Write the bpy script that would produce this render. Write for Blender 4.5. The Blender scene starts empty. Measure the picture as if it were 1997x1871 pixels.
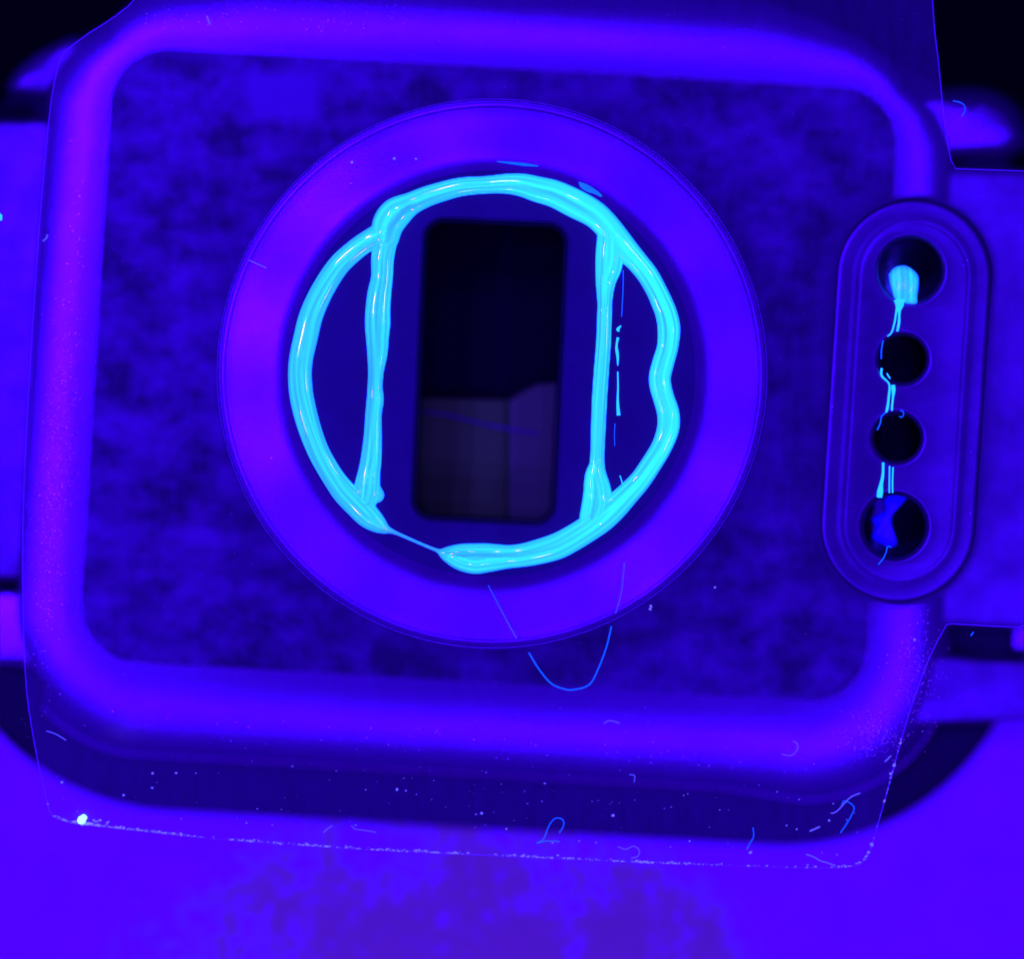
import bpy, bmesh, math, random
import numpy as np
from mathutils import Vector, geometry
random.seed(7); rng = np.random.default_rng(7)
sc = bpy.context.scene

# ------------------------------------------------------------------ camera, world, lamps, exposure
D = 60.0                                    # camera height above the glue plane (1 unit = about 0.2 mm)
cam_d = bpy.data.cameras.new('camera'); cam = bpy.data.objects.new('camera', cam_d)
sc.collection.objects.link(cam); sc.camera = cam
cam.location = (0, 0, D)
cam_d.sensor_width = 36; cam_d.lens = 36 * D / 19.97
cam_d.clip_start = 1; cam_d.clip_end = 500
cam_d.dof.use_dof = True; cam_d.dof.focus_distance = D + 0.1
cam_d.dof.aperture_fstop = (cam_d.lens / 1000) / 5.6
w = bpy.data.worlds.new('World'); sc.world = w; w.use_nodes = True
w.node_tree.nodes['Background'].inputs[0].default_value = (0.03, 0.0, 1.0, 1)
w.node_tree.nodes['Background'].inputs[1].default_value = 0.022
sc.view_settings.view_transform = 'Standard'; sc.view_settings.look = 'None'
sc.view_settings.exposure = 0; sc.view_settings.gamma = 1
UV = (0.035, 0.0024, 1.0)
NL = 12
for i in range(NL):                          # the ultraviolet ring lamp: twelve LEDs
    a = 2 * math.pi * (i + 0.35) / NL
    ld = bpy.data.lights.new('uv_led', 'AREA'); ld.shape = 'DISK'; ld.size = 1.0
    ld.color = UV
    k = 0.70 + 1.35 * max(0, math.cos(a - math.radians(150))) ** 2.5 + 0.55 * max(0, math.cos(a - math.radians(318))) ** 8
    ld.energy = 10500 * k
    lo = bpy.data.objects.new('uv_led', ld); sc.collection.objects.link(lo)
    lo.location = (33 * math.cos(a), 33 * math.sin(a), 50)
    lo.rotation_euler = (-Vector(lo.location)).to_track_quat('-Z', 'Y').to_euler()

# ------------------------------------------------------------------ helpers
S = 1.0045                                   # my readings were made on a 1988 px wide view
def P(x, y, z=0.0):                          # photograph position at height z -> world
    f = (D - z) / D
    return ((x - 998.5) / 100 * f, (935.5 - y) / 100 * f, z)
def PD(x, y, z=0.0): return P(x * S, y * S, z)
ROT = math.radians(3.3)

def new_mesh(name, verts, faces, mat, parent=None, smooth=False):
    me = bpy.data.meshes.new(name); me.from_pydata([tuple(v) for v in verts], [], faces); me.update()
    if mat: me.materials.append(mat)
    o = bpy.data.objects.new(name, me); sc.collection.objects.link(o)
    if smooth: me.polygons.foreach_set('use_smooth', [True] * len(me.polygons))
    if parent: o.parent = parent; o.location = -Vector(parent.location)
    return o
def recenter(o):                             # put a top-level mesh's origin at its own base
    me = o.data; n = len(me.vertices); co = np.empty(n * 3); me.vertices.foreach_get('co', co); co = co.reshape(-1, 3)
    c = (co.min(0) + co.max(0)) / 2; c[2] = co[:, 2].min()
    me.vertices.foreach_set('co', (co - c).ravel()); o.location = Vector(c); me.update(); return o
def tag(o, label=None, cat=None, group=None, kind=None):
    for k, v in (('label', label), ('category', cat), ('group', group), ('kind', kind)):
        if v: o[k] = v
    return o
def empty(name, loc, label, cat, group=None):
    o = bpy.data.objects.new(name, None); sc.collection.objects.link(o); o.location = loc
    return tag(o, label, cat, group)

def circle(cx, cy, r, n=160):
    return lambda off: [(cx + (r + off) * math.cos(2 * math.pi * i / n), cy - (r + off) * math.sin(2 * math.pi * i / n)) for i in range(n)]
def rrect(cx, cy, w_, h_, r, rot=ROT, n=20):
    def f(off):
        out = []; R_ = max(r + off, 1.0); hw = w_ / 2 + off - R_; hh = h_ / 2 + off - R_
        for k, (sx, sy) in enumerate(((1, 1), (-1, 1), (-1, -1), (1, -1))):
            for i in range(n + 1):
                a = math.pi / 2 * (k + i / n)
                x = sx * hw + R_ * math.cos(a); y = sy * hh + R_ * math.sin(a)
                # photograph y runs down; rotate clockwise by rot
                X = x; Y = -y
                out.append((cx + X * math.cos(rot) - Y * math.sin(rot), cy + X * math.sin(rot) + Y * math.cos(rot)))
        # straight runs need points too, so long sides shade evenly
        res = []
        for i, p in enumerate(out):
            q = out[(i + 1) % len(out)]; res.append(p)
            if (i + 1) % (n + 1) == 0:
                for t in range(1, 8): res.append((p[0] + (q[0] - p[0]) * t / 8, p[1] + (q[1] - p[1]) * t / 8))
        return res
    return f
def pill(c0, c1, r, n=28):
    (x0, y0), (x1, y1) = c0, c1
    a0 = math.atan2(-(y0 - y1), x0 - x1)     # direction towards c0, y up
    def f(off):
        out = []
        for (cx, cy), a in (((x0, y0), a0), ((x1, y1), a0 + math.pi)):
            for i in range(n + 1):
                t = a - math.pi / 2 + math.pi * i / n
                out.append((cx + (r + off) * math.cos(t), cy - (r + off) * math.sin(t)))
        res = []
        for i, p in enumerate(out):
            q = out[(i + 1) % len(out)]; res.append(p)
            if (i + 1) % (n + 1) == 0:
                for t in range(1, 8): res.append((p[0] + (q[0] - p[0]) * t / 8, p[1] + (q[1] - p[1]) * t / 8))
        return res
    return f
def loft(loops, flip=False, cap=False):
    V = []; F = []; n = len(loops[0])
    for L in loops: V += L
    for k in range(len(loops) - 1):
        for i in range(n):
            j = (i + 1) % n; a, b = k * n + i, k * n + j
            q = (a, a + n, b + n, b); F.append(q[::-1] if flip else q)
    if cap:
        t = list(range((len(loops) - 1) * n, len(loops) * n)); F.append(t[::-1] if flip else t)
    return V, F
def ring_loops(f, prof): return [[P(x, y, z) for x, y in f(off)] for off, z in prof]
def fill(outer, holes, z):
    polys = [[Vector(P(x, y, z)) for x, y in outer]] + [[Vector(P(x, y, z)) for x, y in h] for h in holes]
    tris = geometry.tessellate_polygon(polys)
    V = [v for p in polys for v in p]; F = []
    for t in tris:
        a, b, c = (V[i] for i in t)
        F.append(t if (b - a).cross(c - a).z > 0 else t[::-1])
    return V, F
def join(*vf):
    V = []; F = []
    for v, f in vf:
        o = len(V); V += list(v); F += [tuple(i + o for i in q) for q in f]
    return V, F
def upfix(V, F, name, mat, parent=None, smooth_angle=None):
    o = new_mesh(name, V, F, mat, parent)
    bm = bmesh.new(); bm.from_mesh(o.data)
    bmesh.ops.remove_doubles(bm, verts=bm.verts, dist=1e-4)
    bm.normal_update()
    for f in bm.faces: f.smooth = True
    ang = math.radians(smooth_angle or 35)
    for e in bm.edges:
        if len(e.link_faces) == 2 and e.calc_face_angle(0) > ang: e.smooth = False
    bm.to_mesh(o.data); bm.free(); return o
def catmull(pts, sub=5):
    pts = [np.array(p, float) for p in pts]; out = []
    for i in range(len(pts) - 1):
        p0 = pts[max(i - 1, 0)]; p1 = pts[i]; p2 = pts[i + 1]; p3 = pts[min(i + 2, len(pts) - 1)]
        for s in range(sub):
            t = s / sub
            out.append(0.5 * ((2 * p1) + (-p0 + p2) * t + (2 * p0 - 5 * p1 + 4 * p2 - p3) * t * t + (-p0 + 3 * p1 - 3 * p2 + p3) * t ** 3))
    out.append(pts[-1]); return np.array(out)
def tube(pts3, radii, n=6):
    V = []; F = []; m = len(pts3)
    for i, p in enumerate(pts3):
        p = Vector(p); d = (Vector(pts3[min(i + 1, m - 1)]) - Vector(pts3[max(i - 1, 0)])).normalized()
        s = d.cross(Vector((0, 0, 1))); s = s.normalized() if s.length > 1e-5 else Vector((1, 0, 0)); u = s.cross(d)
        r = radii[i] if hasattr(radii, '__len__') else radii
        for k in range(n):
            a = 2 * math.pi * k / n; V.append(p + s * (r * math.cos(a)) + u * (r * math.sin(a)))
    for i in range(m - 1):
        for k in range(n):
            j = (k + 1) % n; F.append((i * n + k, (i + 1) * n + k, (i + 1) * n + j, i * n + j))
    F.append(tuple(range(n))); F.append(tuple((m - 1) * n + k for k in range(n))[::-1])
    return V, F

# ------------------------------------------------------------------ materials
def mat_new(name):
    m = bpy.data.materials.new(name); m.use_nodes = True; nt = m.node_tree
    return m, nt, nt.nodes['Principled BSDF']
def N(nt, t, **kw):
    n = nt.nodes.new(t)
    for k, v in kw.items(): setattr(n, k, v)
    return n
def ramp(nt, pts):
    r = N(nt, 'ShaderNodeValToRGB'); e = r.color_ramp.elements
    while len(e) < len(pts): e.new(0.5)
    for i, (p, c) in enumerate(pts): e[i].position = p; e[i].color = (*c, 1) if len(c) == 3 else c
    return r
def noise(nt, co, scale, detail=3, rough=0.6):
    n = N(nt, 'ShaderNodeTexNoise'); n.inputs['Scale'].default_value = scale; n.inputs['Detail'].default_value = detail
    n.inputs['Roughness'].default_value = rough; nt.links.new(co, n.inputs['Vector']); return n.outputs['Fac']
def math_n(nt, op, a, b):
    n = N(nt, 'ShaderNodeMath', operation=op)
    for i, v in enumerate((a, b)):
        if isinstance(v, (int, float)): n.inputs[i].default_value = v
        else: nt.links.new(v, n.inputs[i])
    return n.outputs[0]
def pos(nt): return N(nt, 'ShaderNodeNewGeometry').outputs['Position']
def ocoord(nt): return N(nt, 'ShaderNodeTexCoord').outputs['Object']

def metal(name, base, rough, mottle=0.0, sparkle=0.0, bump=0.0, stretch=None, metallic=0.75, stain=None):
    m, nt, b = mat_new(name); L = nt.links; co = ocoord(nt)
    if stretch:
        mp = N(nt, 'ShaderNodeMapping'); mp.inputs['Scale'].default_value = stretch; L.new(co, mp.inputs['Vector']); co2 = mp.outputs[0]
    else: co2 = co
    lo = tuple(c * (1 - mottle) for c in base); hi = tuple(min(1, c * (1 + mottle)) for c in base)
    r = ramp(nt, [(0.36, lo), (0.68, hi)]); L.new(noise(nt, co2, 1.3, 5, 0.62), r.inputs[0]); col = r.outputs[0]
    if stain:                                 # a wiped smudge with a shape of its own
        cx, cy, hw, hh, c2 = stain
        sp = N(nt, 'ShaderNodeSeparateXYZ'); L.new(co, sp.inputs[0])
        dx = math_n(nt, 'ABSOLUTE', math_n(nt, 'SUBTRACT', sp.outputs[0], cx), 0); dy = math_n(nt, 'ABSOLUTE', math_n(nt, 'SUBTRACT', sp.outputs[1], cy), 0)
        q = math_n(nt, 'MAXIMUM', math_n(nt, 'DIVIDE', dx, hw), math_n(nt, 'DIVIDE', dy, hh))
        q = math_n(nt, 'ADD', q, math_n(nt, 'MULTIPLY', noise(nt, co, 1.6), 0.7))
        rr = ramp(nt, [(0.95 / 2, (1, 1, 1)), (1.45 / 2, (0, 0, 0))]); L.new(math_n(nt, 'MULTIPLY', q, 0.5), rr.inputs[0])
        mx = N(nt, 'ShaderNodeMixRGB'); L.new(rr.outputs[0], mx.inputs[0]); L.new(col, mx.inputs[1]); mx.inputs[2].default_value = (*c2, 1); col = mx.outputs[0]
    if sparkle:  # pale dots put the metal's sparkle into its base colour
        v = N(nt, 'ShaderNodeTexVoronoi'); v.inputs['Scale'].default_value = 14; L.new(co, v.inputs['Vector'])
        near = math_n(nt, 'LESS_THAN', v.outputs['Distance'], 0.16)
        s = N(nt, 'ShaderNodeSeparateColor'); L.new(v.outputs['Color'], s.inputs[0])
        pick = math_n(nt, 'GREATER_THAN', s.outputs[0], 1 - sparkle)
        big = noise(nt, co, 0.55, 2)
        pick = math_n(nt, 'MULTIPLY', pick, math_n(nt, 'GREATER_THAN', big, 0.52))
        fac = math_n(nt, 'MULTIPLY', near, pick)
        mx = N(nt, 'ShaderNodeMixRGB'); L.new(fac, mx.inputs[0]); L.new(col, mx.inputs[1]); mx.inputs[2].default_value = (1, 0.9, 0.8, 1); col = mx.outputs[0]
        L.new(math_n(nt, 'SUBTRACT', rough, math_n(nt, 'MULTIPLY', fac, 0.15)), b.inputs['Roughness'])
    else: b.inputs['Roughness'].default_value = rough
    L.new(col, b.inputs['Base Color']); b.inputs['Metallic'].default_value = metallic
    if bump:
        bp = N(nt, 'ShaderNodeBump'); bp.inputs['Strength'].default_value = bump; bp.inputs['Distance'].default_value = 0.05
        L.new(noise(nt, co, 22, 4, 0.7), bp.inputs['Height']); L.new(bp.outputs[0], b.inputs['Normal'])
    return m
GREY = (0.50, 0.42, 0.50)
M_case = metal('blasted_metal', (0.48, 0.08, 0.44), 0.25, 0.06, 0.10, 0.12, metallic=0.9)
M_floor = metal('matt_floor_coat', (0.082, 0.02, 0.082), 0.5, 0.97, 0.0, 0.05, stretch=(0.95, 1.15, 1),
                stain=((455 * 1.18 - 998.5 + 0) / 100, (935.5 - 165) / 100, 0.85, 0.62, (0.17, 0.05, 0.17)))
M_ring = metal('ring_metal', (0.29, 0.04, 0.265), 0.26, 0.10, 0.02, 0.06)
M_disc = metal('disc_metal', (0.038, 0.025, 0.055), 0.45, 0.12, 0.0, 0.05, metallic=0.2)
M_port = metal('port_metal', (0.16, 0.05, 0.155), 0.36, 0.15, 0.03, 0.08)
M_link = metal('strap_link_metal', (0.24, 0.08, 0.23), 0.42, 0.3, 0.04, 0.1)
m_, nt_, b_ = mat_new('pit_black'); b_.inputs['Base Color'].default_value = (0.006, 0.004, 0.006, 1); b_.inputs['Roughness'].default_value = 0.9
b_.inputs['Specular IOR Level'].default_value = 0.1; M_black = m_
m_, nt_, b_ = mat_new('rubber_black'); b_.inputs['Base Color'].default_value = (0.03, 0.02, 0.028, 1); b_.inputs['Roughness'].default_value = 0.85
b_.inputs['Specular IOR Level'].default_value = 0.15; M_rubber = m_

def board_mat():
    m, nt, b = mat_new('board_green'); L = nt.links; co = ocoord(nt)
    r = ramp(nt, [(0.2, (0.10, 0.97, 0.026)), (0.8, (0.11, 1.0, 0.028))]); L.new(noise(nt, co, 6, 5), r.inputs[0])
    L.new(r.outputs[0], b.inputs['Base Color']); b.inputs['Roughness'].default_value = 0.9; b.inputs['Specular IOR Level'].default_value = 0.0
    return m
M_board = board_mat()
m_, nt_, b_ = mat_new('board_violet'); b_.inputs['Base Color'].default_value = (0.14, 0.9, 0.038, 1); b_.inputs['Roughness'].default_value = 0.8; M_chip = m_

def table_mat():
    m, nt, b = mat_new('bench_paint'); L = nt.links; co = pos(nt)
    base = ramp(nt, [(0.3, (0.72, 0.08, 0.62)), (0.7, (0.84, 0.10, 0.72))]); L.new(noise(nt, co, 0.7, 4), base.inputs[0])
    sp = N(nt, 'ShaderNodeSeparateXYZ'); L.new(co, sp.inputs[0])
    # worn area of the bench: greenish mottling, densest in the middle of it
    dx = math_n(nt, 'DIVIDE', math_n(nt, 'ADD', sp.outputs[0], 1.5), 7.2); dy = math_n(nt, 'DIVIDE', math_n(nt, 'ADD', sp.outputs[1], 10.4), 4.0)
    d = math_n(nt, 'ADD', math_n(nt, 'MULTIPLY', dx, dx), math_n(nt, 'MULTIPLY', dy, dy))
    amt = math_n(nt, 'SUBTRACT', 1.0, d)
    mp = N(nt, 'ShaderNodeMapping'); mp.inputs['Scale'].default_value = (1.25, 0.9, 1); L.new(co, mp.inputs[0])
    n1 = noise(nt, mp.outputs[0], 5.0, 6, 0.8); n2 = noise(nt, mp.outputs[0], 0.8, 3)
    q = math_n(nt, 'ADD', math_n(nt, 'MULTIPLY', n1, 1.3), math_n(nt, 'MULTIPLY', n2, 0.7))
    q = math_n(nt, 'ADD', q, math_n(nt, 'MULTIPLY', amt, 0.27))
    rr = ramp(nt, [(0.50, (0, 0, 0)), (0.575, (1, 1, 1))]); L.new(math_n(nt, 'MULTIPLY', q, 0.5), rr.inputs[0])
    gate = ramp(nt, [(0.0, (0, 0, 0)), (0.25, (1, 1, 1))]); L.new(amt, gate.inputs[0])
    mx = N(nt, 'ShaderNodeMixRGB'); L.new(math_n(nt, 'MULTIPLY', rr.outputs[0], gate.outputs[0]), mx.inputs[0])
    L.new(base.outputs[0], mx.inputs[1]); mx.inputs[2].default_value = (0.66, 1.0, 0.20, 1)
    sp2 = noise(nt, mp.outputs[0], 3.2, 6, 0.75); r3 = ramp(nt, [(0.27, (0.55, 0.55, 0.55)), (0.34, (1, 1, 1))]); L.new(sp2, r3.inputs[0])
    ml = N(nt, 'ShaderNodeMixRGB', blend_type='MULTIPLY'); ml.inputs[0].default_value = 1; L.new(mx.outputs[0], ml.inputs[1]); L.new(r3.outputs[0], ml.inputs[2])
    L.new(ml.outputs[0], b.inputs['Base Color']); b.inputs['Roughness'].default_value = 0.7; b.inputs['Specular IOR Level'].default_value = 0.1
    return m
M_table = table_mat()

def film_mat():
    m = bpy.data.materials.new('clear_film'); m.use_nodes = True; nt = m.node_tree; nt.nodes.clear(); L = nt.links
    co = pos(nt); out = N(nt, 'ShaderNodeOutputMaterial')
    tr = N(nt, 'ShaderNodeBsdfTransparent'); df = N(nt, 'ShaderNodeBsdfDiffuse'); gl = N(nt, 'ShaderNodeBsdfGlossy')
    df.inputs[0].default_value = (0.6, 0.4, 0.6, 1); gl.inputs[0].default_value = (0.8, 0.6, 0.8, 1); gl.inputs['Roughness'].default_value = 0.25
    mx = N(nt, 'ShaderNodeMixShader'); mg = N(nt, 'ShaderNodeMixShader')
    mp = N(nt, 'ShaderNodeMapping'); mp.inputs['Scale'].default_value = (2.2, 0.5, 1); mp.inputs['Rotation'].default_value = (0, 0, 0.3); L.new(co, mp.inputs[0])
    r = ramp(nt, [(0.3, (0.055,) * 3), (0.75, (0.10,) * 3)]); L.new(noise(nt, mp.outputs[0], 2.5, 6, 0.7), r.inputs[0])
    L.new(r.outputs[0], mx.inputs[0]); L.new(tr.outputs[0], mx.inputs[1]); L.new(df.outputs[0], mx.inputs[2])
    mg.inputs[0].default_value = 0.03; L.new(mx.outputs[0], mg.inputs[1]); L.new(gl.outputs[0], mg.inputs[2])
    L.new(mg.outputs[0], out.inputs[0]); return m
M_film = film_mat()

def glow(name, col, strength=1.0, base=(0.5, 0.3, 0.5), rough=0.4):
    m, nt, b = mat_new(name); b.inputs['Base Color'].default_value = (*base, 1); b.inputs['Roughness'].default_value = rough
    b.inputs['Emission Color'].default_value = (*col, 1); b.inputs['Emission Strength'].default_value = strength; return m
M_fibre = glow('fluorescent_fibre', (0.0, 0.13, 2.4), 1.0, (0.02, 0.05, 0.4))
M_fibre_pale = glow('pale_fibre', (0.07, 0.10, 0.6), 0.8, (0.7, 0.7, 0.7))
M_dust = glow('pale_dust', (0.10, 0.12, 0.5), 1.0, (0.9, 0.9, 0.9))
M_glint = glow('reddish_glint_glow', (0.25, 0.03, 0.7), 1.0, (0.9, 0.9, 0.9))  # own glow stands for lamp glints off the metal
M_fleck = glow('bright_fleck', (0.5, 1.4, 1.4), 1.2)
M_strand = glow('glue_strand', (0.0, 0.68, 3.0), 1.0, (0.3, 0.3, 0.4), 0.15)
M_smear = glow('thin_glue_smear', (0.0, 0.0, 0.95), 1.0, (0.1, 0.1, 0.3), 0.3)
M_edge = glow('film_cut_edge', (0.0, 0.0, 0.0), 0.0, (0.9, 0.9, 0.9), 0.5)

def glue_mat():
    m, nt, b = mat_new('fluorescent_glue'); L = nt.links
    at = N(nt, 'ShaderNodeAttribute', attribute_name='streak'); th = N(nt, 'ShaderNodeAttribute', attribute_name='thick')
    g = ramp(nt, [(0.0, (0.010, 0.42, 5.0)), (0.35, (0.014, 0.70, 5.0)), (0.6, (0.018, 1.05, 5.0)), (0.85, (0.02, 1.4, 5.0))]); L.new(at.outputs['Fac'], g.inputs[0])
    e = ramp(nt, [(0.0, (0.5, 0.3, 0.8)), (0.4, (0.8, 0.68, 0.9)), (0.8, (1, 1, 1))]); L.new(th.outputs['Fac'], e.inputs[0])
    mx = N(nt, 'ShaderNodeMixRGB', blend_type='MULTIPLY'); mx.inputs[0].default_value = 1; L.new(g.outputs[0], mx.inputs[1]); L.new(e.outputs[0], mx.inputs[2])
    L.new(mx.outputs[0], b.inputs['Emission Color']); b.inputs['Emission Strength'].default_value = 1.0
    b.inputs['Base Color'].default_value = (0.25, 0.4, 0.2, 1); b.inputs['Roughness'].default_value = 0.055
    b.inputs['Specular IOR Level'].default_value = 1.0
    b.inputs['Coat Weight'].default_value = 1.0; b.inputs['Coat Roughness'].default_value = 0.03; b.inputs['Coat IOR'].default_value = 2.3
    return m
M_glue = glue_mat()

# ------------------------------------------------------------------ setting: bench and dark holder
new = new_mesh('table', [(-60, -60, -3.1), (60, -60, -3.1), (60, 4, -3.1), (-60, 4, -3.1)], [(0, 1, 2, 3)], M_table); tag(new, kind='structure')
bgd = new_mesh('background', [(-120, -80, -45), (120, -80, -45), (120, 120, -45), (-120, 120, -45)], [(0, 1, 2, 3)], M_black); tag(bgd, kind='structure')
hold_f = rrect(955, 832, 2140, 1564, 480)
lo = ring_loops(hold_f, [(-40, -2.66), (-22, -2.67), (-8, -2.72), (0, -2.85), (2, -3.09)])
V, F = loft(lo); Vc, Fc = fill(hold_f(-40), [], -2.66)
holder = upfix(*join((V, F), (Vc, Fc)), 'holder', M_rubber); recenter(holder)
tag(holder, 'black matt holder with rounded corners under the housing, lying on the violet bench', 'holder')

# ------------------------------------------------------------------ housing
BC = (959.5, 728.5)                          # centre of the raised ring
ZF = -1.9
CX, CY = 953, 731
case_root = empty('device_housing', PD(950, 728, -2.65), 'square metal housing with rounded shoulders, a raised ring and a column of four holes', 'housing')
flo = rrect(CX, CY, 1548, 1212, 118)
boss_c = circle(*BC, 500); PC0 = (1775 * S, 537 * S); PC1 = (1744 * S, 1020 * S)
# flat floor between ring and shoulder
V, F = fill(flo(-6), [boss_c(10)], ZF)
upfix(V, F, 'recessed_floor', M_floor, case_root)
W_, H_ = 150, 33
KA = [0, 45, 90, 135, 180, 225, 270, 315, 360]; KV = [0.92, 0.5, 1.0, 0.62, 1.05, 1.0, 1.14, 1.08, 0.92]
def shoulder_loops(prof):
    """the shoulder is wider at the front edge and tighter at the far corners"""
    b0 = flo(0); b1 = flo(1); out = []
    for off, z, free in prof:
        L = []
        for (x0, y0), (x1, y1) in zip(b0, b1):
            nx, ny = x1 - x0, -(y1 - y0); a = math.degrees(math.atan2(ny, nx) + ROT) % 360
            k = float(np.interp(a, KA, KV))
            if x0 > 1500: k *= float(np.interp(y0, [150, 500, 1300], [0.66, 0.75, 1.08]))
            if x0 < 420: k *= float(np.interp(y0, [120, 260, 900], [0.74, 0.80, 1.0]))
            q = off * k if off > 0 else off
            if nx < -0.7: q = min(q, 118 + 0.05 * max(q - 118, 0))
            L.append(P(x0 + nx * q, y0 - ny * q, ZF + (z * k if free else z)))
        out.append(L)
    return out
prof = [(-6, 0, 1)]
for i in range(0, 21):
    o = 146 * i / 20; prof.append((o, -H_ / 100 * (o / W_) ** 2.5, 1))
z0 = prof[-1][1]
for i in range(1, 7):
    t = math.radians(29 + 58 * i / 6); prof.append((146 + 26 * (math.sin(t) - math.sin(math.radians(29))), z0 - 0.30 * (math.cos(math.radians(29)) - math.cos(t)), 1))
prof.append((160, -0.75, 0))
upfix(*loft(shoulder_loops(prof)), 'shoulder', M_case, case_root)

# raised ring with its cone face, groove and inner disc
win = rrect(955.5 * 1.0, 724.5 * 1.0, 264, 572, 32, math.radians(2.6))
rc = circle(*BC, 0)
upfix(*loft(ring_loops(rc, [(397, -0.16), (402, -0.160), (407, -0.161), (412, -0.163), (418, -0.169), (424, -0.178), (431, -0.192), (440, -0.212), (452, -0.240), (470, -0.281), (500, -0.348), (518, -0.386), (521, -0.395),
      (525, -0.412), (529, -0.41), (533, -0.415), (537, -0.5), (539, -1.0), (540, -1.92)])), 'raised_ring', M_ring, case_root)
V, F = fill(rc(397), [win(14)], -0.16)
upfix(V, F, 'inner_disc', M_disc, case_root)
# window frame: rounded lip, wall; dark pit; lit board in its lower half
upfix(*loft(ring_loops(win, [(14, -0.16), (9, -0.19), (5, -0.28), (2, -0.42), (0, -0.6)]), flip=True), 'window_lip', M_disc, case_root)
upfix(*join(loft(ring_loops(win, [(0, -0.6), (-3, -2.6)]), flip=True), fill(win(-3), [], -2.6)), 'window_pit', M_black, case_root)
def slab(quad, z, th, name, mat, parent, bev=0.06):
    top = [Vector(PD(x, y, z)) for x, y in quad]; c = sum(top, Vector()) / len(top)
    ins = [v + (c - v).normalized() * bev for v in top]
    low = [v - Vector((0, 0, bev)) for v in top]; bot = [v - Vector((0, 0, th)) for v in top]; n = len(top)
    V = ins + low + bot; F = [tuple(range(n))]
    for k in range(2):
        for i in range(n):
            j = (i + 1) % n; F.append((k * n + i, (k + 1) * n + i, (k + 1) * n + j, k * n + j))
    o = new_mesh(name, V, F, mat, parent); bm = bmesh.new(); bm.from_mesh(o.data); bmesh.ops.recalc_face_normals(bm, faces=bm.faces); bm.to_mesh(o.data); bm.free(); return o
slab([(770, 770), (985, 776), (985, 1040), (770, 1040)], -2.1, 0.45, 'circuit_board', M_board, case_root)
slab([(987, 778), (1012, 762), (1044, 746), (1100, 742), (1100, 1040), (987, 1040)], -2.05, 0.5, 'side_chip', M_chip, case_root)
# fine wire crossing the board
pts = catmull([(820, 800), (870, 806), (950, 826), (1045, 842)], 6)
V, F = tube([PD(x, y, -2.0) for x, y in pts], 0.02); new_mesh('bond_wire', V, F, M_link, case_root)

# port plate with four holes
pp = pill(PC0, PC1, 100)
holes = [(1768, 524, 60), (1753, 697, 45), (1742, 850, 45), (1737, 1022, 60)]
hf = [circle(x * S, y * S, r * S, 64) for x, y, r in holes]
ZP = -0.34
V, F = fill(pp(0), [h(12) for h in hf], ZP)
port = upfix(*join((V, F), loft(ring_loops(pp, [(0, ZP), (3, ZP - 0.01), (8, ZP - 0.022), (14, ZP - 0.025), (19, ZP - 0.012), (24, ZP - 0.013), (30, ZP - 0.015), (40, ZP - 0.024), (47, ZP - 0.036), (52, ZP - 0.07), (56, ZP - 0.2), (59, ZP - 0.6), (61, ZP - 1.57)]))), 'port_plate', M_port, case_root, 50)
for (x, y, r), h in zip(holes, hf):
    upfix(*loft(ring_loops(h, [(12, ZP), (8, ZP - 0.01), (3, ZP - 0.05), (0, ZP - 0.13)]), flip=True), 'port_hole', M_port, case_root)
    V, F = loft(ring_loops(h, [(0, ZP - 0.13), (0, ZP - 2.2)]), flip=True)
    Vc, Fc = fill(h(0), [], ZP - 2.2); upfix(*join((V, F), (Vc, Fc)), 'hole_bore', M_black, case_root)

# lugs of the housing (rounded blocks growing out of the corners)
def block(quad, ztop, depth, name, mat, parent, rad=22, bulge=0.35, slope=None):
    """rounded block: polygon (photograph readings) softened at the corners, with a rolled top edge"""
    q = [np.array(p, float) * S for p in quad]; loop = []
    n = len(q)
    for i in range(n):
        a, b, c = q[i - 1], q[i], q[(i + 1) % n]
        d1 = (a - b) / np.linalg.norm(a - b); d2 = (c - b) / np.linalg.norm(c - b)
        s = min(rad, 0.45 * np.linalg.norm(a - b), 0.45 * np.linalg.norm(c - b))
        p0 = b + d1 * s; p2 = b + d2 * s
        for k in range(7):
            t = k / 6; loop.append((1 - t) ** 2 * p0 + 2 * t * (1 - t) * b + t * t * p2)
    c = sum(loop) / len(loop)
    def lp(s, z): return [P(*(p + (c - p) / np.linalg.norm(c - p) * s), z) for p in loop]
    loops = [lp(0, ztop - depth), lp(0, ztop - bulge)]
    for k in range(1, 7):
        t = math.pi / 2 * k / 6; loops.append(lp(rad * (1 - math.cos(t)), ztop - bulge * (1 - math.sin(t))))
    cen = P(*c, ztop + 0.03); V, F = loft(loops); off = len(V); V.append(cen); base = (len(loops) - 1) * len(loop)
    for i in range(len(loop)): F.append((base + i, off, base + (i + 1) % len(loop)))
    if slope:
        x0, kk = slope; X0 = P(x0 * S, 0)[0]; V = [(v[0], v[1], v[2] - kk * abs(v[0] - X0)) for v in V]
    o = new_mesh(name, V, F, mat, parent); bm = bmesh.new(); bm.from_mesh(o.data); bmesh.ops.recalc_face_normals(bm, faces=bm.faces)
    for f in bm.faces: f.smooth = True
    bm.to_mesh(o.data); bm.free(); return o
block([(8, 178), (26, 140), (80, 96), (160, 60), (190, 200), (70, 188)], -2.2, 0.5, 'lug', M_link, case_root, 34, 0.35)
block([(-120, 1143), (140, 1147), (200, 1330), (60, 1300), (-120, 1285)], -2.12, 0.55, 'lug', M_case, case_root, 22, 0.3, (75, 0.13))
block([(1740, 190), (1860, 165), (1930, 168), (1985, 200), (2015, 270), (1975, 302), (1740, 312)], -2.1, 0.6, 'lug', M_case, case_root, 48, 0.45, (1830, 0.17))
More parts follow.
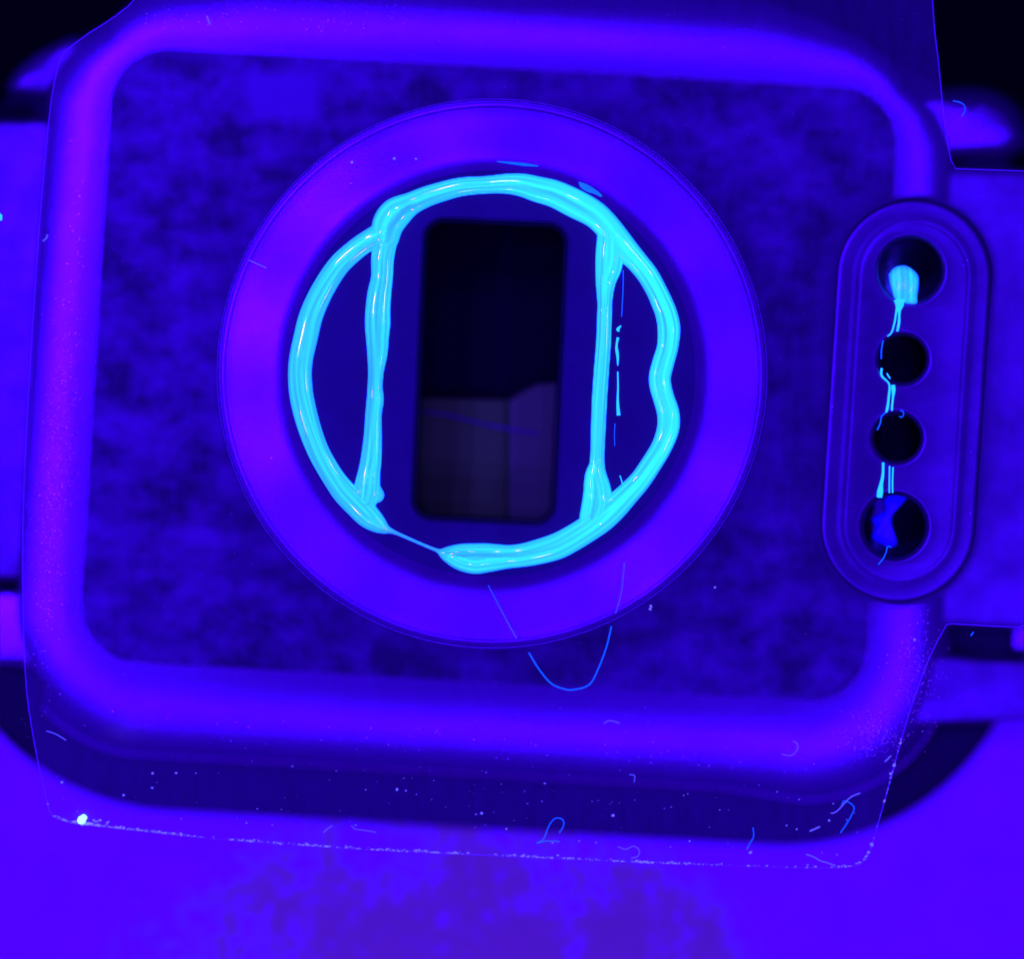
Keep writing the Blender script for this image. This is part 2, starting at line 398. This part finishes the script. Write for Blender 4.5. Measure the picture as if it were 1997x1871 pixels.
block([(1700, 1272), (1850, 1272), (2100, 1292), (2100, 1392), (1700, 1412)], -2.12, 0.55, 'lug', M_link, case_root, 18, 0.25)

for o_ in list(case_root.children):           # pieces of pieces
    base = o_.name.split('.')[0]
    up = {'port_hole': 'port_plate', 'hole_bore': 'port_plate', 'side_chip': 'circuit_board', 'bond_wire': 'circuit_board', 'window_lip': 'inner_disc', 'window_pit': 'inner_disc'}.get(base)
    if up: o_.parent = bpy.data.objects[up]; o_.location = (0, 0, 0)

# strap end links
rl = empty('strap_link', PD(1960, 780, -2.7), 'dark blue strap link between the two right lugs, under the clear film tab', 'strap link', 'strap links')
block([(1800, 326), (2120, 334), (2120, 1228), (1965, 1225), (1800, 1215)], -2.2, 0.5, 'link_body', M_link, rl, 16, 0.3)
block([(1970, 1110), (2080, 1112), (2080, 1275), (1966, 1270)], -2.1, 0.55, 'link_tongue', M_case, rl, 14, 0.2, (1900, 0.2))
ll = empty('strap_link', PD(0, 680, -2.7), 'violet strap link cut off by the left edge, between the left lugs', 'strap link', 'strap links')
block([(-160, 228), (150, 230), (160, 700), (130, 1130), (-160, 1126)], -2.06, 0.5, 'link_body', M_link, ll, 14, 0.25, (100, 0.12))
V, F = loft([[PD(-160, 200, -2.5), PD(-160, 1150, -2.5), PD(-160, 1150, -2.65), PD(-160, 200, -2.65)],
             [PD(60, 200, -2.5), PD(60, 1150, -2.5), PD(60, 1150, -2.65), PD(60, 200, -2.65)]], cap=True)
new_mesh('spring_bar', V, F, M_black, ll)

# ------------------------------------------------------------------ clear film with cut-outs
ZV = -0.42
def smooth_poly(pts, sub=4): 
    c = catmull(pts + [pts[0]], sub); return [tuple(p) for p in c[:-1]]
film_pts = [(330, -90), (250, 10), (150, 80), (112, 130), (88, 300), (62, 650), (45, 1000), (48, 1290), (66, 1440), (92, 1560), (100, 1583), (118, 1593), (165, 1602),
            (420, 1630), (700, 1650), (1000, 1664), (1250, 1676), (1550, 1686), (1650, 1684), (1676, 1674), (1690, 1650), (1722, 1540), (1752, 1430), (1782, 1335), (1812, 1262), (1838, 1213)]
right_tab = [(1850, 1212), (1975, 1219), (1986, 1216), (1998, 1200), (2100, 1195), (2100, 340), (1998, 332), (1855, 327)]
top_pts = [(1846, 310), (1834, 240), (1822, 120), (1813, 40), (1806, -90)]
outline = [tuple(p) for p in catmull(film_pts, 4)] + right_tab + [tuple(p) for p in catmull(top_pts, 3)]
outline = [(x * S, y * S) for x, y in outline]
film_hole = circle(*BC, 536)(0); film_pill = pill(PC0, PC1, 131)(0)
V1, F1 = fill(outline, [film_hole, film_pill], ZV)
film = empty('clear_film', PD(950, 900, ZV - 0.03), 'clear protective film with a round and an oblong cut-out, its dusty edge crossing the bench', 'film')
fo = new_mesh('film_sheet', V1, F1, M_film, film)
def rim(points, z, r, name, closed=True):
    pts = list(points)
    if closed: pts = pts + [pts[0]]
    V, F = tube([P(x, y, z) for x, y in pts], r, 5); return new_mesh(name, V, F, M_edge, film)
rim(outline, ZV, 0.006, 'film_edge'); rim(film_hole, ZV, 0.0035, 'round_cutout_edge'); rim(film_pill, ZV, 0.0035, 'oblong_cutout_edge')

# ------------------------------------------------------------------ fluorescent glue bead (height field of merging runs)
A = [(752,462,27),(757,437,31),(772,416,31),(800,398,23),(830,384,20.5),(860,374,19.5),(900,364,18.5),(950,360,17.5),(990,358,20),(1020,361,23),(1049,369,25.5),(1082,378,27),
     (1122,397,28.5),(1157,416,27),(1179,436,26),(1200,462,26),(1222,488,24),(1243,511,21.5),(1263,536,21),(1280,566,20.5),(1290,588,21),(1299,611,21.5),(1304.6,641,22.3),(1302,676,21),
     (1294,705,21.5),(1287,734,21.7),(1288.5,755,21.5),(1294.5,777,21),(1303,806,22),(1303,835,22),(1291,870,20.5),(1269,907,20.5),(1247,939,21),(1222,966,23),(1196,992,26),(1172,1013,27),
     (1143,1034,26),(1110,1054,26),(1083,1067,26),(1045,1078,24.5),(1015,1084,23),(988,1086.5,23.5),(950,1088.5,28.5),(925,1090,30),(900,1087,26),(880,1083,18),(867,1080,11),(858,1077,5)]
B = [(742,458,24),(720,468,21),(693,487,21),(660,518,21.5),(630,564,22.5),(608,612,23.5),(596.5,656,24),(586,708,23.5),(586,756,23.5),(593,797,23.5),(605,840,22.5),(620,879,21.5),(636,909,21.5),
     (653,936,22),(672,961,24),(695,984,25),(717,1006,24),(735,1021,18),(749,1031,10.5),(760,1035,6),(775,1041,3.8),(800,1052,3.3),(830,1065,3.2),(850,1073,3.8),(860,1077,5)]
Cb = [(754,455,25),(750,480,23),(746,506,22.5),(745,540,21.5),(740,572,23.5),(737,605,24.5),(736.5,632,25),(736,660,22.5),(736,689,20),(733,726,15.5),(731.5,756,15),(731.7,780,17),(728.5,808,16.3),
      (727,851,18),(724,893,20.5),(720,921,22),(716,949,25),(712,975,24)]
Cb2 = [(722,945,16),(734,966,15.5)]
E = [(1190,466,26),(1189,495,27.5),(1187,520,26),(1182,545,20.5),(1180,567,17),(1179.5,592,14.5),(1179,612,14.5),(1177,667,14.7),(1172.7,725,15),(1169,783,15),(1166.7,841,14.5),(1165,884,14),
     (1164,908,15.5),(1162,928,21),(1165,957,27),(1164,986,30),(1158,1008,28)]
G = [(1150,928,9),(1152,950,14)]
paths = [catmull(p, 8) for p in (A, B, Cb, Cb2, E, G)]
step = 2.0
xs = np.arange(545, 1345, step); ys = np.arange(325, 1138, step); GX, GY = np.meshgrid(xs, ys)
Hs = []; info = []
for p in paths:
    best = np.full(GX.shape, -9e9); bu = np.zeros_like(GX); bv = np.zeros_like(GX); arc = 0
    for a, b in zip(p[:-1], p[1:]):
        d = b[:2] - a[:2]; L2 = d @ d; Ln = math.sqrt(L2)
        R0 = max(a[2], b[2]) + 14
        sel = (GX > min(a[0], b[0]) - R0) & (GX < max(a[0], b[0]) + R0) & (GY > min(a[1], b[1]) - R0) & (GY < max(a[1], b[1]) + R0)
        if not sel.any(): arc += Ln; continue
        gx = GX[sel]; gy = GY[sel]
        t = np.clip(((gx - a[0]) * d[0] + (gy - a[1]) * d[1]) / L2, 0, 1)
        r = a[2] + (b[2] - a[2]) * t; qx = gx - a[0] - d[0] * t; qy = gy - a[1] - d[1] * t
        dist = np.hypot(qx, qy); s = dist / r
        h = r * 0.62 * np.where(s < 0.96, np.sqrt(np.maximum(1 - s * s, 0)), 0.28 - 7.0 * (s - 0.96))
        sv = np.sign(qx * d[1] - qy * d[0]) * s
        cur = best[sel]; m = h > cur; cur[m] = h[m]; best[sel] = cur
        c2 = bu[sel]; c2[m] = (arc + Ln * t)[m]; bu[sel] = c2; c3 = bv[sel]; c3[m] = sv[m]; bv[sel] = c3
        arc += Ln
    Hs.append(best); info.append((bu, bv))
k = 3.2
Hst = np.stack(Hs); mx = Hst.max(0); Hh = mx + k * np.log(np.exp(np.clip((Hst - mx) / k, -30, 0)).sum(0))
for _ in range(2):                              # ease the ridge lines
    Q = np.pad(Hh, 1, mode='edge'); sm = (Q[:-2, 1:-1] + Q[2:, 1:-1] + Q[1:-1, :-2] + Q[1:-1, 2:] + 2 * Q[1:-1, 1:-1]) / 6
    Hh = np.where(Hh > 4, sm, Hh)
def streaks(u, v, seed):
    r = np.random.default_rng(seed); out = np.zeros_like(u)
    vv = np.arcsin(np.clip(v, -1, 1))
    for f, amp in ((2.3, .5), (4.7, .55), (8.5, .65), (14, .65), (22, .45)):
        ph = r.uniform(0, 6.28); w1 = r.uniform(60, 170)
        out += amp * np.sin(vv * f + ph + 1.1 * np.sin(u / w1 + r.uniform(0, 6.28))) * (0.6 + 0.4 * np.sin(u / (w1 * .7) + ph))
    return out
wts = np.exp(np.clip((Hst - mx) / 1.6, -30, 0)); wts /= wts.sum(0)
ST = sum(wt * streaks(u, v, 11 + i) for i, (wt, (u, v)) in enumerate(zip(wts, info)))
ST = np.clip(0.44 + 0.21 * ST + 0.10 * np.clip((GX - 900) / 300, -1, 1) - 0.08 * np.clip((GY - 900) / 200, 0, 1), 0, 1)
# gentle waves along the runs so that highlights break up

keep = Hh > -9
idx = -np.ones(GX.shape, int); cell = keep[:-1, :-1] & keep[1:, :-1] & keep[:-1, 1:] & keep[1:, 1:]
cell &= (np.maximum.reduce([Hh[:-1, :-1], Hh[1:, :-1], Hh[:-1, 1:], Hh[1:, 1:]]) > -1.5)
used = np.zeros(GX.shape, bool); used[:-1, :-1] |= cell; used[1:, :-1] |= cell; used[:-1, 1:] |= cell; used[1:, 1:] |= cell
idx[used] = np.arange(used.sum())
BZ = -0.16
zz = BZ + np.maximum(Hh[used], -6) / 100
f = (D - zz) / D
VV = np.stack([(GX[used] - 998.5) / 100 * f, (935.5 - GY[used]) / 100 * f, zz], 1)
jj, ii = np.nonzero(cell)
FF = np.stack([idx[jj, ii], idx[jj + 1, ii], idx[jj + 1, ii + 1], idx[jj, ii + 1]], 1)
bead = new_mesh('glue_bead', VV.tolist(), FF.tolist(), M_glue, smooth=True)
for nm, arr in (('streak', ST[used]), ('thick', np.clip(Hh[used] / 13.0, 0, 1))):
    at = bead.data.attributes.new(nm, 'FLOAT', 'POINT'); at.data.foreach_set('value', arr.astype(np.float32))
recenter(bead)
tag(bead, 'glowing cyan glue bead laid as a ring with two upright bars on the raised disc', 'glue')

# ------------------------------------------------------------------ other glue pieces
def lump(name, outline_pts, z, hgt, mat, streak=True, n=10, seed=1, true_px=True):
    """domed irregular blob from an outline"""
    pts = np.array([tuple(p) for p in catmull(list(outline_pts) + [outline_pts[0]], 4)[:-1]]); c = pts.mean(0); V = []; F = []; m = len(pts); att = []
    r = np.random.default_rng(seed)
    for k in range(n):
        s = 1 - k / n
        for p in pts:
            q = c + (p - c) * s; V.append(P(*q, z + hgt * (math.sqrt(max(0, 1 - s ** 2.4)) + 0.08 * math.sin(q[0] * .35 + q[1] * .2)))); att.append(s)
    V.append(P(*c, z + hgt)); att.append(0)
    for k in range(n - 1):
        for i in range(m): j = (i + 1) % m; F.append((k * m + i, k * m + j, (k + 1) * m + j, (k + 1) * m + i))
    for i in range(m): F.append(((n - 1) * m + i, (n - 1) * m + (i + 1) % m, n * m))
    o = new_mesh(name, V, F, mat); bm = bmesh.new(); bm.from_mesh(o.data); bmesh.ops.recalc_face_normals(bm, faces=bm.faces)
    for f in bm.faces: f.smooth = True
    bm.normal_update()
    if sum(f.normal.z for f in bm.faces) < 0: bmesh.ops.reverse_faces(bm, faces=bm.faces)
    bm.to_mesh(o.data); bm.free()
    V = np.array(V)
    st = 0.30 + 0.25 * np.sin(V[:, 0] * 38) * np.sin(V[:, 0] * 17 + 1) - 0.02; th = np.clip(1.0 - np.array(att) ** 5 * 0.9, 0, 1)
    for nm, arr in (('streak', st), ('thick', th)):
        at = o.data.attributes.new(nm, 'FLOAT', 'POINT'); at.data.foreach_set('value', arr.astype(np.float32))
    return recenter(o)
def z5(x, y): return (1600 + x / 4.435, 380 + y / 4.435)
def z6(x, y): return (1600 + x / 4.435, 760 + y / 4.435)
blob = lump('glue_blob', [z5(*p) for p in [(590, 690), (640, 630), (720, 610), (790, 640), (845, 700), (850, 780), (838, 870), (832, 940), (760, 945), (700, 925), (645, 905), (620, 830), (600, 760)]], ZP - 0.05, 0.22, M_glue)
tag(blob, 'cyan glue blob plugging the topmost hole of the oblong plate', 'glue')
smear = lump('glue_smear', [z6(*p) for p in [(590, 905), (680, 890), (745, 930), (700, 985), (640, 1040), (612, 1120), (622, 1220), (660, 1330), (600, 1365), (540, 1340), (450, 1280), (480, 1200), (450, 1120), (520, 1080), (580, 1030), (560, 970)]], ZP - 0.75, 0.12, M_smear)
tag(smear, 'deep blue film of glue inside the lowest hole of the oblong plate', 'glue')
fl = lump('glue_flake', [(1050 + x / 5.822, 300 + y / 5.822) for x, y in [(455, 315), (540, 340), (640, 400), (715, 460), (712, 488), (640, 455), (560, 430), (480, 380)]], BZ + 0.02, 0.06, glow('thin_glue', (0.0, 0.15, 1.2), 1.0, (0.05, 0.1, 0.3), 0.3))
tag(fl, 'thin blue glue flake along the top right of the glowing bead', 'glue')
def strand(pts, r, label, conv=None, mat=None, z=ZP + 0.02, name='glue_strand', cat='glue', group=None, rr=None):
    q = [conv(*p) if conv else (p[0] * S, p[1] * S) for p in pts]
    c = catmull(q, 6); n = len(c)
    rad = [r] * n if rr is None else list(np.interp(np.linspace(0, 1, n), np.linspace(0, 1, len(rr)), rr))
    V, F = tube([P(x, y, z) for x, y in c], rad, 8); o = new_mesh(name, V, F, mat or M_strand, smooth=True); recenter(o)
    return tag(o, label, cat, group)
G1 = 'glue strands between the holes'
strand([(688, 900), (690, 960), (682, 1020), (680, 1100), (665, 1180)], .03, 'right cyan glue strand running down from the glue blob', z5, group=G1, rr=[.07, .075, .03, .022, .026, .02])
strand([(660, 905), (672, 960), (655, 1020), (640, 1110), (615, 1190), (580, 1225)], .02, 'left cyan glue strand running down from the glue blob', z5, group=G1, rr=[.06, .05, .018, .017, .015, .008])
strand([(542, 1260), (528, 1340), (526, 1420)], .01, 'faint blue glue trace on the left rim of the second hole', z5, M_fibre, group=G1)
strand([(530, 1500), (530, 1565), (595, 1640), (590, 1760), (580, 1840), (568, 1885)], .015, 'left glue strand between the second and third holes, bent at its top', z5, group=G1, rr=[.02, .02, .014, .022, .022, .026, .014])
strand([(628, 1645), (632, 1700), (625, 1780), (620, 1830), (618, 1868)], .02, 'right glue strand between the second and third holes, thick at its top', z5, group=G1, rr=[.035, .04, .02, .018, .02, .016])
strand([(575, 1545), (590, 1570), (603, 1590)], .012, 'tiny glue tail at the lower left rim of the second hole', z5, group=G1)
strand([(578, 190), (530, 230), (518, 290), (490, 350)], .010, 'thin blue glue trace on the upper left rim of the third hole', z6, M_fibre, group=G1)
strand([(543, 632), (540, 740), (522, 840), (510, 935)], .03, 'thick left glue strand between the third and fourth holes', z6, group=G1, rr=[.022, .022, .028, .034, .06, .05])
strand([(598, 662), (596, 780), (596, 895)], .013, 'thin middle glue strand between the third and fourth holes', z6, group=G1)
strand([(628, 672), (624, 780), (624, 895)], .013, 'thin right glue strand between the third and fourth holes', z6, group=G1)
strand([(690, 180), (715, 190), (718, 220), (700, 240), (680, 230)], .007, 'tiny curled blue fibre on the top rim of the third hole', z6, M_fibre, name='lint_fibre', cat='fibre')
strand([(612, 1365), (580, 1358), (570, 1400), (545, 1460), (500, 1515)], .008, 'thin blue thread hanging below the lowest hole', z6, M_fibre, name='lint_fibre', cat='fibre')
def z4(x, y): return (1080 + x / 3.45, 580 + y / 3.45)
G2 = 'thin glue line beside the right bar'
zb = BZ + 0.02
strand([(468, -185), (466, -60), (460, 60), (456, 130)], .008, 'faint broken upper stretch of the thin line right of the right glue bar', z4, M_fibre, zb, group=G2)
strand([(452, 190), (432, 215), (440, 230)], .02, 'small flake at the kink of the thin glue line', z4, M_strand, zb, group=G2, rr=[.008, .035, .01])
strand([(432, 270), (422, 330), (430, 400), (430, 460)], .02, 'ragged middle stretch of the thin glue line', z4, M_strand, zb, group=G2, rr=[.025, .02, .03, .022, .008])
strand([(430, 500), (432, 600), (430, 700), (436, 795)], .02, 'clean lower stretch of the thin glue line with a thick end', z4, M_strand, zb, group=G2, rr=[.012, .014, .016, .02, .03, .036])
strand([(412, 850), (408, 920), (410, 1000)], .006, 'dotted faint lowest stretch of the thin glue line', z4, M_fibre, zb, group=G2)
strand([(445, 1200), (455, 1230), (462, 1255)], .01, 'tiny glue thread rising from the lower right fork', z4, M_strand, zb, group=G2)
strand([(965, 313), (1000, 317), (1045, 322)], .014, 'short blue glue trace above the top of the bead', mat=M_fibre, z=zb, rr=[.008, .02, .03, .01])

# ------------------------------------------------------------------ lint fibres and dust on the film
zf = ZV + 0.03
def fibre(pts, r, label, mat=None, z=zf, conv=None): return strand(pts, r * 0.72, label, conv, mat or M_fibre_pale, z, 'lint_fibre', 'fibre', 'lint fibres')
fibre([(1027, 1268), (1045, 1298), (1068, 1326), (1090, 1337), (1112, 1340), (1144, 1330), (1162, 1298), (1178, 1255), (1187, 1217)], .015, 'bright blue fibre in a wide U below the ring', M_fibre)
fibre([(948, 1137), (960, 1160), (985, 1208), (1003, 1240)], .007, 'straight blue fibre slanting over the lower face of the ring', M_fibre, -0.14)
fibre([(1212, 1093), (1208, 1140), (1203, 1165), (1195, 1192)], .006, 'faint upright fibre over the lower right of the ring', M_fibre, -0.14)
fibre([(1086, 1635), (1060, 1634), (1042, 1638), (1055, 1630), (1066, 1604), (1078, 1590), (1092, 1592), (1094, 1604), (1086, 1618)], .010, 'looped pale blue fibre near the middle of the lower film edge', M_fibre)
fibre([(1613, 1580), (1625, 1576), (1650, 1550), (1670, 1541)], .014, 'long pale fibre near the lower right corner of the film')
fibre([(1634, 1565), (1640, 1556), (1658, 1568), (1650, 1590), (1632, 1618)], .010, 'bent blue fibre hanging under the lower right fibre', M_fibre)
fibre([(1572, 1615), (1583, 1610), (1592, 1606)], .020, 'short thick lilac fibre left of the lower right corner')
fibre([(1462, 1608), (1463, 1625), (1455, 1640), (1450, 1650)], .009, 'short upright blue fibre at the lower film edge', M_fibre)
fibre([(1565, 1660), (1580, 1665), (1592, 1672), (1605, 1676), (1622, 1682)], .013, 'pale fibre lying across the film edge by the lower right')
fibre([(1200, 1645), (1215, 1650), (1230, 1644), (1241, 1652), (1238, 1664), (1225, 1667)], .009, 'faint curved fibre right of the looped one')
fibre([(1172, 1405), (1185, 1400), (1203, 1405)], .009, 'faint arched fibre on the lower band')
fibre([(1222, 1505), (1232, 1507), (1231, 1520)], .009, 'tiny hooked fibre under the lower band')
fibre([(1518, 1465), (1535, 1468), (1547, 1458), (1548, 1445), (1540, 1440)], .008, 'faint ring shaped fibre at the right of the lower band')
fibre([(1718, 1480), (1724, 1474), (1730, 1468)], .016, 'short pale fibre by the right film edge')
fibre([(402, 30), (404, 38), (408, 47)], .016, 'short pale fibre on the top band')
fibre([(90, 1420), (108, 1426), (128, 1438)], .010, 'faint violet fibre near the lower left edge')
fibre([(628, 1618), (636, 1610), (645, 1604)], .012, 'short pale fibre left of centre near the lower film edge')
fibre([(682, 1604), (690, 1611), (705, 1613), (730, 1617)], .008, 'thin bent fibre left of the looped one')
fibre([(1850, 195), (1868, 200), (1874, 212), (1868, 225)], .009, 'faint blue arc of fibre beside the upper right lug', M_fibre)
fibre([(1366, 555), (1368, 548)], .009, 'tiny fibre speck on the right of the ring')
fibre([(1896, 545), (1902, 550), (1898, 555)], .010, 'tiny hooked fibre right of the oblong plate')
fibre([(1885, 1235), (1890, 1228)], .012, 'tiny blue fibre over the dark slot at the right', M_fibre)
fibre([(483, 505), (495, 510), (517, 520)], .010, 'pale scratch of lint on the upper left of the ring face', z=-0.16)
fibre([(83, 468), (90, 462), (92, 455)], .018, 'pale lint speck on the left shoulder')
V, F = tube([P(*((x * S), (y * S)), zf + .03) for x, y in [(153, 1598), (158, 1593), (166, 1585)]], [.05, .08, .05], 6)
fk = recenter(new_mesh('bright_fleck', V, F, M_fleck)); tag(fk, 'glaring white fleck on the lower left film edge', 'fleck')
V, F = tube([PD(-6, 412, -0.3), PD(0, 420, -0.3), PD(1, 428, -0.3)], [.03, .05, .03], 6)
fk2 = recenter(new_mesh('bright_fleck', V, F, M_strand)); tag(fk2, 'cyan fleck cut off by the left border of the photo', 'fleck')

DV = []; DF = []
def speck(x, y, r, z=zf, st=1.0):
    if z == zf and (math.hypot(x - BC[0], y - BC[1]) < 536 or (1610 < x < 1920 and 400 < y < 1170) or (y < 330 and x > 1815) or x + y < 260): return      # no film there
    c = Vector(P(x, y, z)); n = random.randint(4, 6); o = len(DV); a0 = random.uniform(0, 6); 
    for k in range(n):
        a = a0 + 2 * math.pi * k / n; q = r * random.uniform(.6, 1.3)
        DV.append(c + Vector((q * math.cos(a) * st, q * math.sin(a), random.uniform(-.01, .01))))
    DV.append(c + Vector((0, 0, r * .8)))
    for k in range(n): DF.append((o + k, o + (k + 1) % n, o + n))
# along the lower edge of the film
fe = np.array([(x * S, y * S) for x, y in [(92, 1560), (100, 1583), (118, 1593), (165, 1602), (420, 1630), (700, 1650), (1000, 1664), (1250, 1676), (1550, 1686), (1650, 1684), (1676, 1674), (1690, 1650), (1722, 1540), (1752, 1430)]])
seg = np.linalg.norm(np.diff(fe, axis=0), axis=1); cum = np.concatenate([[0], np.cumsum(seg)])
clus = [random.uniform(0, cum[-1]) for _ in range(26)]
for i in range(620):
    s = random.choice(clus) + random.gauss(0, 28) if random.random() < .75 else random.uniform(0, cum[-1])
    if not 0 < s < cum[-1]: continue
    x = np.interp(s, cum, fe[:, 0]); y = np.interp(s, cum, fe[:, 1])
    if s > 1640 and random.random() < .6: continue
    speck(x, y - abs(random.gauss(0, 1.8)), random.choice([.006, .009, .012, .018]), st=random.uniform(1, 2.2))
for i in range(16): speck(160 + random.uniform(0, 55), 1604 + random.uniform(-4, 6) , random.uniform(.015, .03))
for i in range(120):                         # loose specks on the lower strip
    x = random.uniform(110, 1680); speck(x, random.uniform(1500, 1640) + (x - 900) * .04, random.choice([.004, .005, .006, .008, .011, .016]), st=random.uniform(.7, 1.6))
for x, y, r in [(296, 1502, .03), (771, 1534, .03), (935, 1580, .035), (983, 1610, .025), (545, 1640, .02), (1457, 1656, .045), (1730, 1503, .035), (1692, 1640, .045), (1262, 1183, .03),
                (1264, 1178, .03), (683, 314, .03), (766, 307, .03), (808, 308, .03), (1776, 1243, .03), (1388, 1141, .025), (1610, 1594, .02), (1190, 1584, .03), (240, 1545, .025), (120, 1520, .025)]:
    speck(x * S, y * S, r, z=-0.1 if y < 400 else zf)
du = new_mesh('dust', DV, DF, M_dust); tag(du, 'pale dust specks strewn over the clear film and along its lower edge', 'dust', kind='stuff')
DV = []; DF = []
for i in range(1100):                         # glowing specks painted as metal glints over the shoulder bands
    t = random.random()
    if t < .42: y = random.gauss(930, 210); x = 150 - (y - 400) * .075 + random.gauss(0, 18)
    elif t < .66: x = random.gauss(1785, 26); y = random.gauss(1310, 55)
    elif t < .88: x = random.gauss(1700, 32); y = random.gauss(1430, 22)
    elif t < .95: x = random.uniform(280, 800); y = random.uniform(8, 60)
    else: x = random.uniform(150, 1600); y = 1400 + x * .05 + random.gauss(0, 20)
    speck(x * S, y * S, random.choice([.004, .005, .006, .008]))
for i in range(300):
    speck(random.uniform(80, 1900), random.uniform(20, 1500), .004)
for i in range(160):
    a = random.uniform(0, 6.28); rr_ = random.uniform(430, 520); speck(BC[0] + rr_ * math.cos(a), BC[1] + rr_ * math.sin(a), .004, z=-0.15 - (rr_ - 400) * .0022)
gr = new_mesh('painted_glints', DV, DF, M_glint); tag(gr, 'tiny glowing pink specks painted as metal glints over the shoulder bands', 'painted glints', kind='stuff')
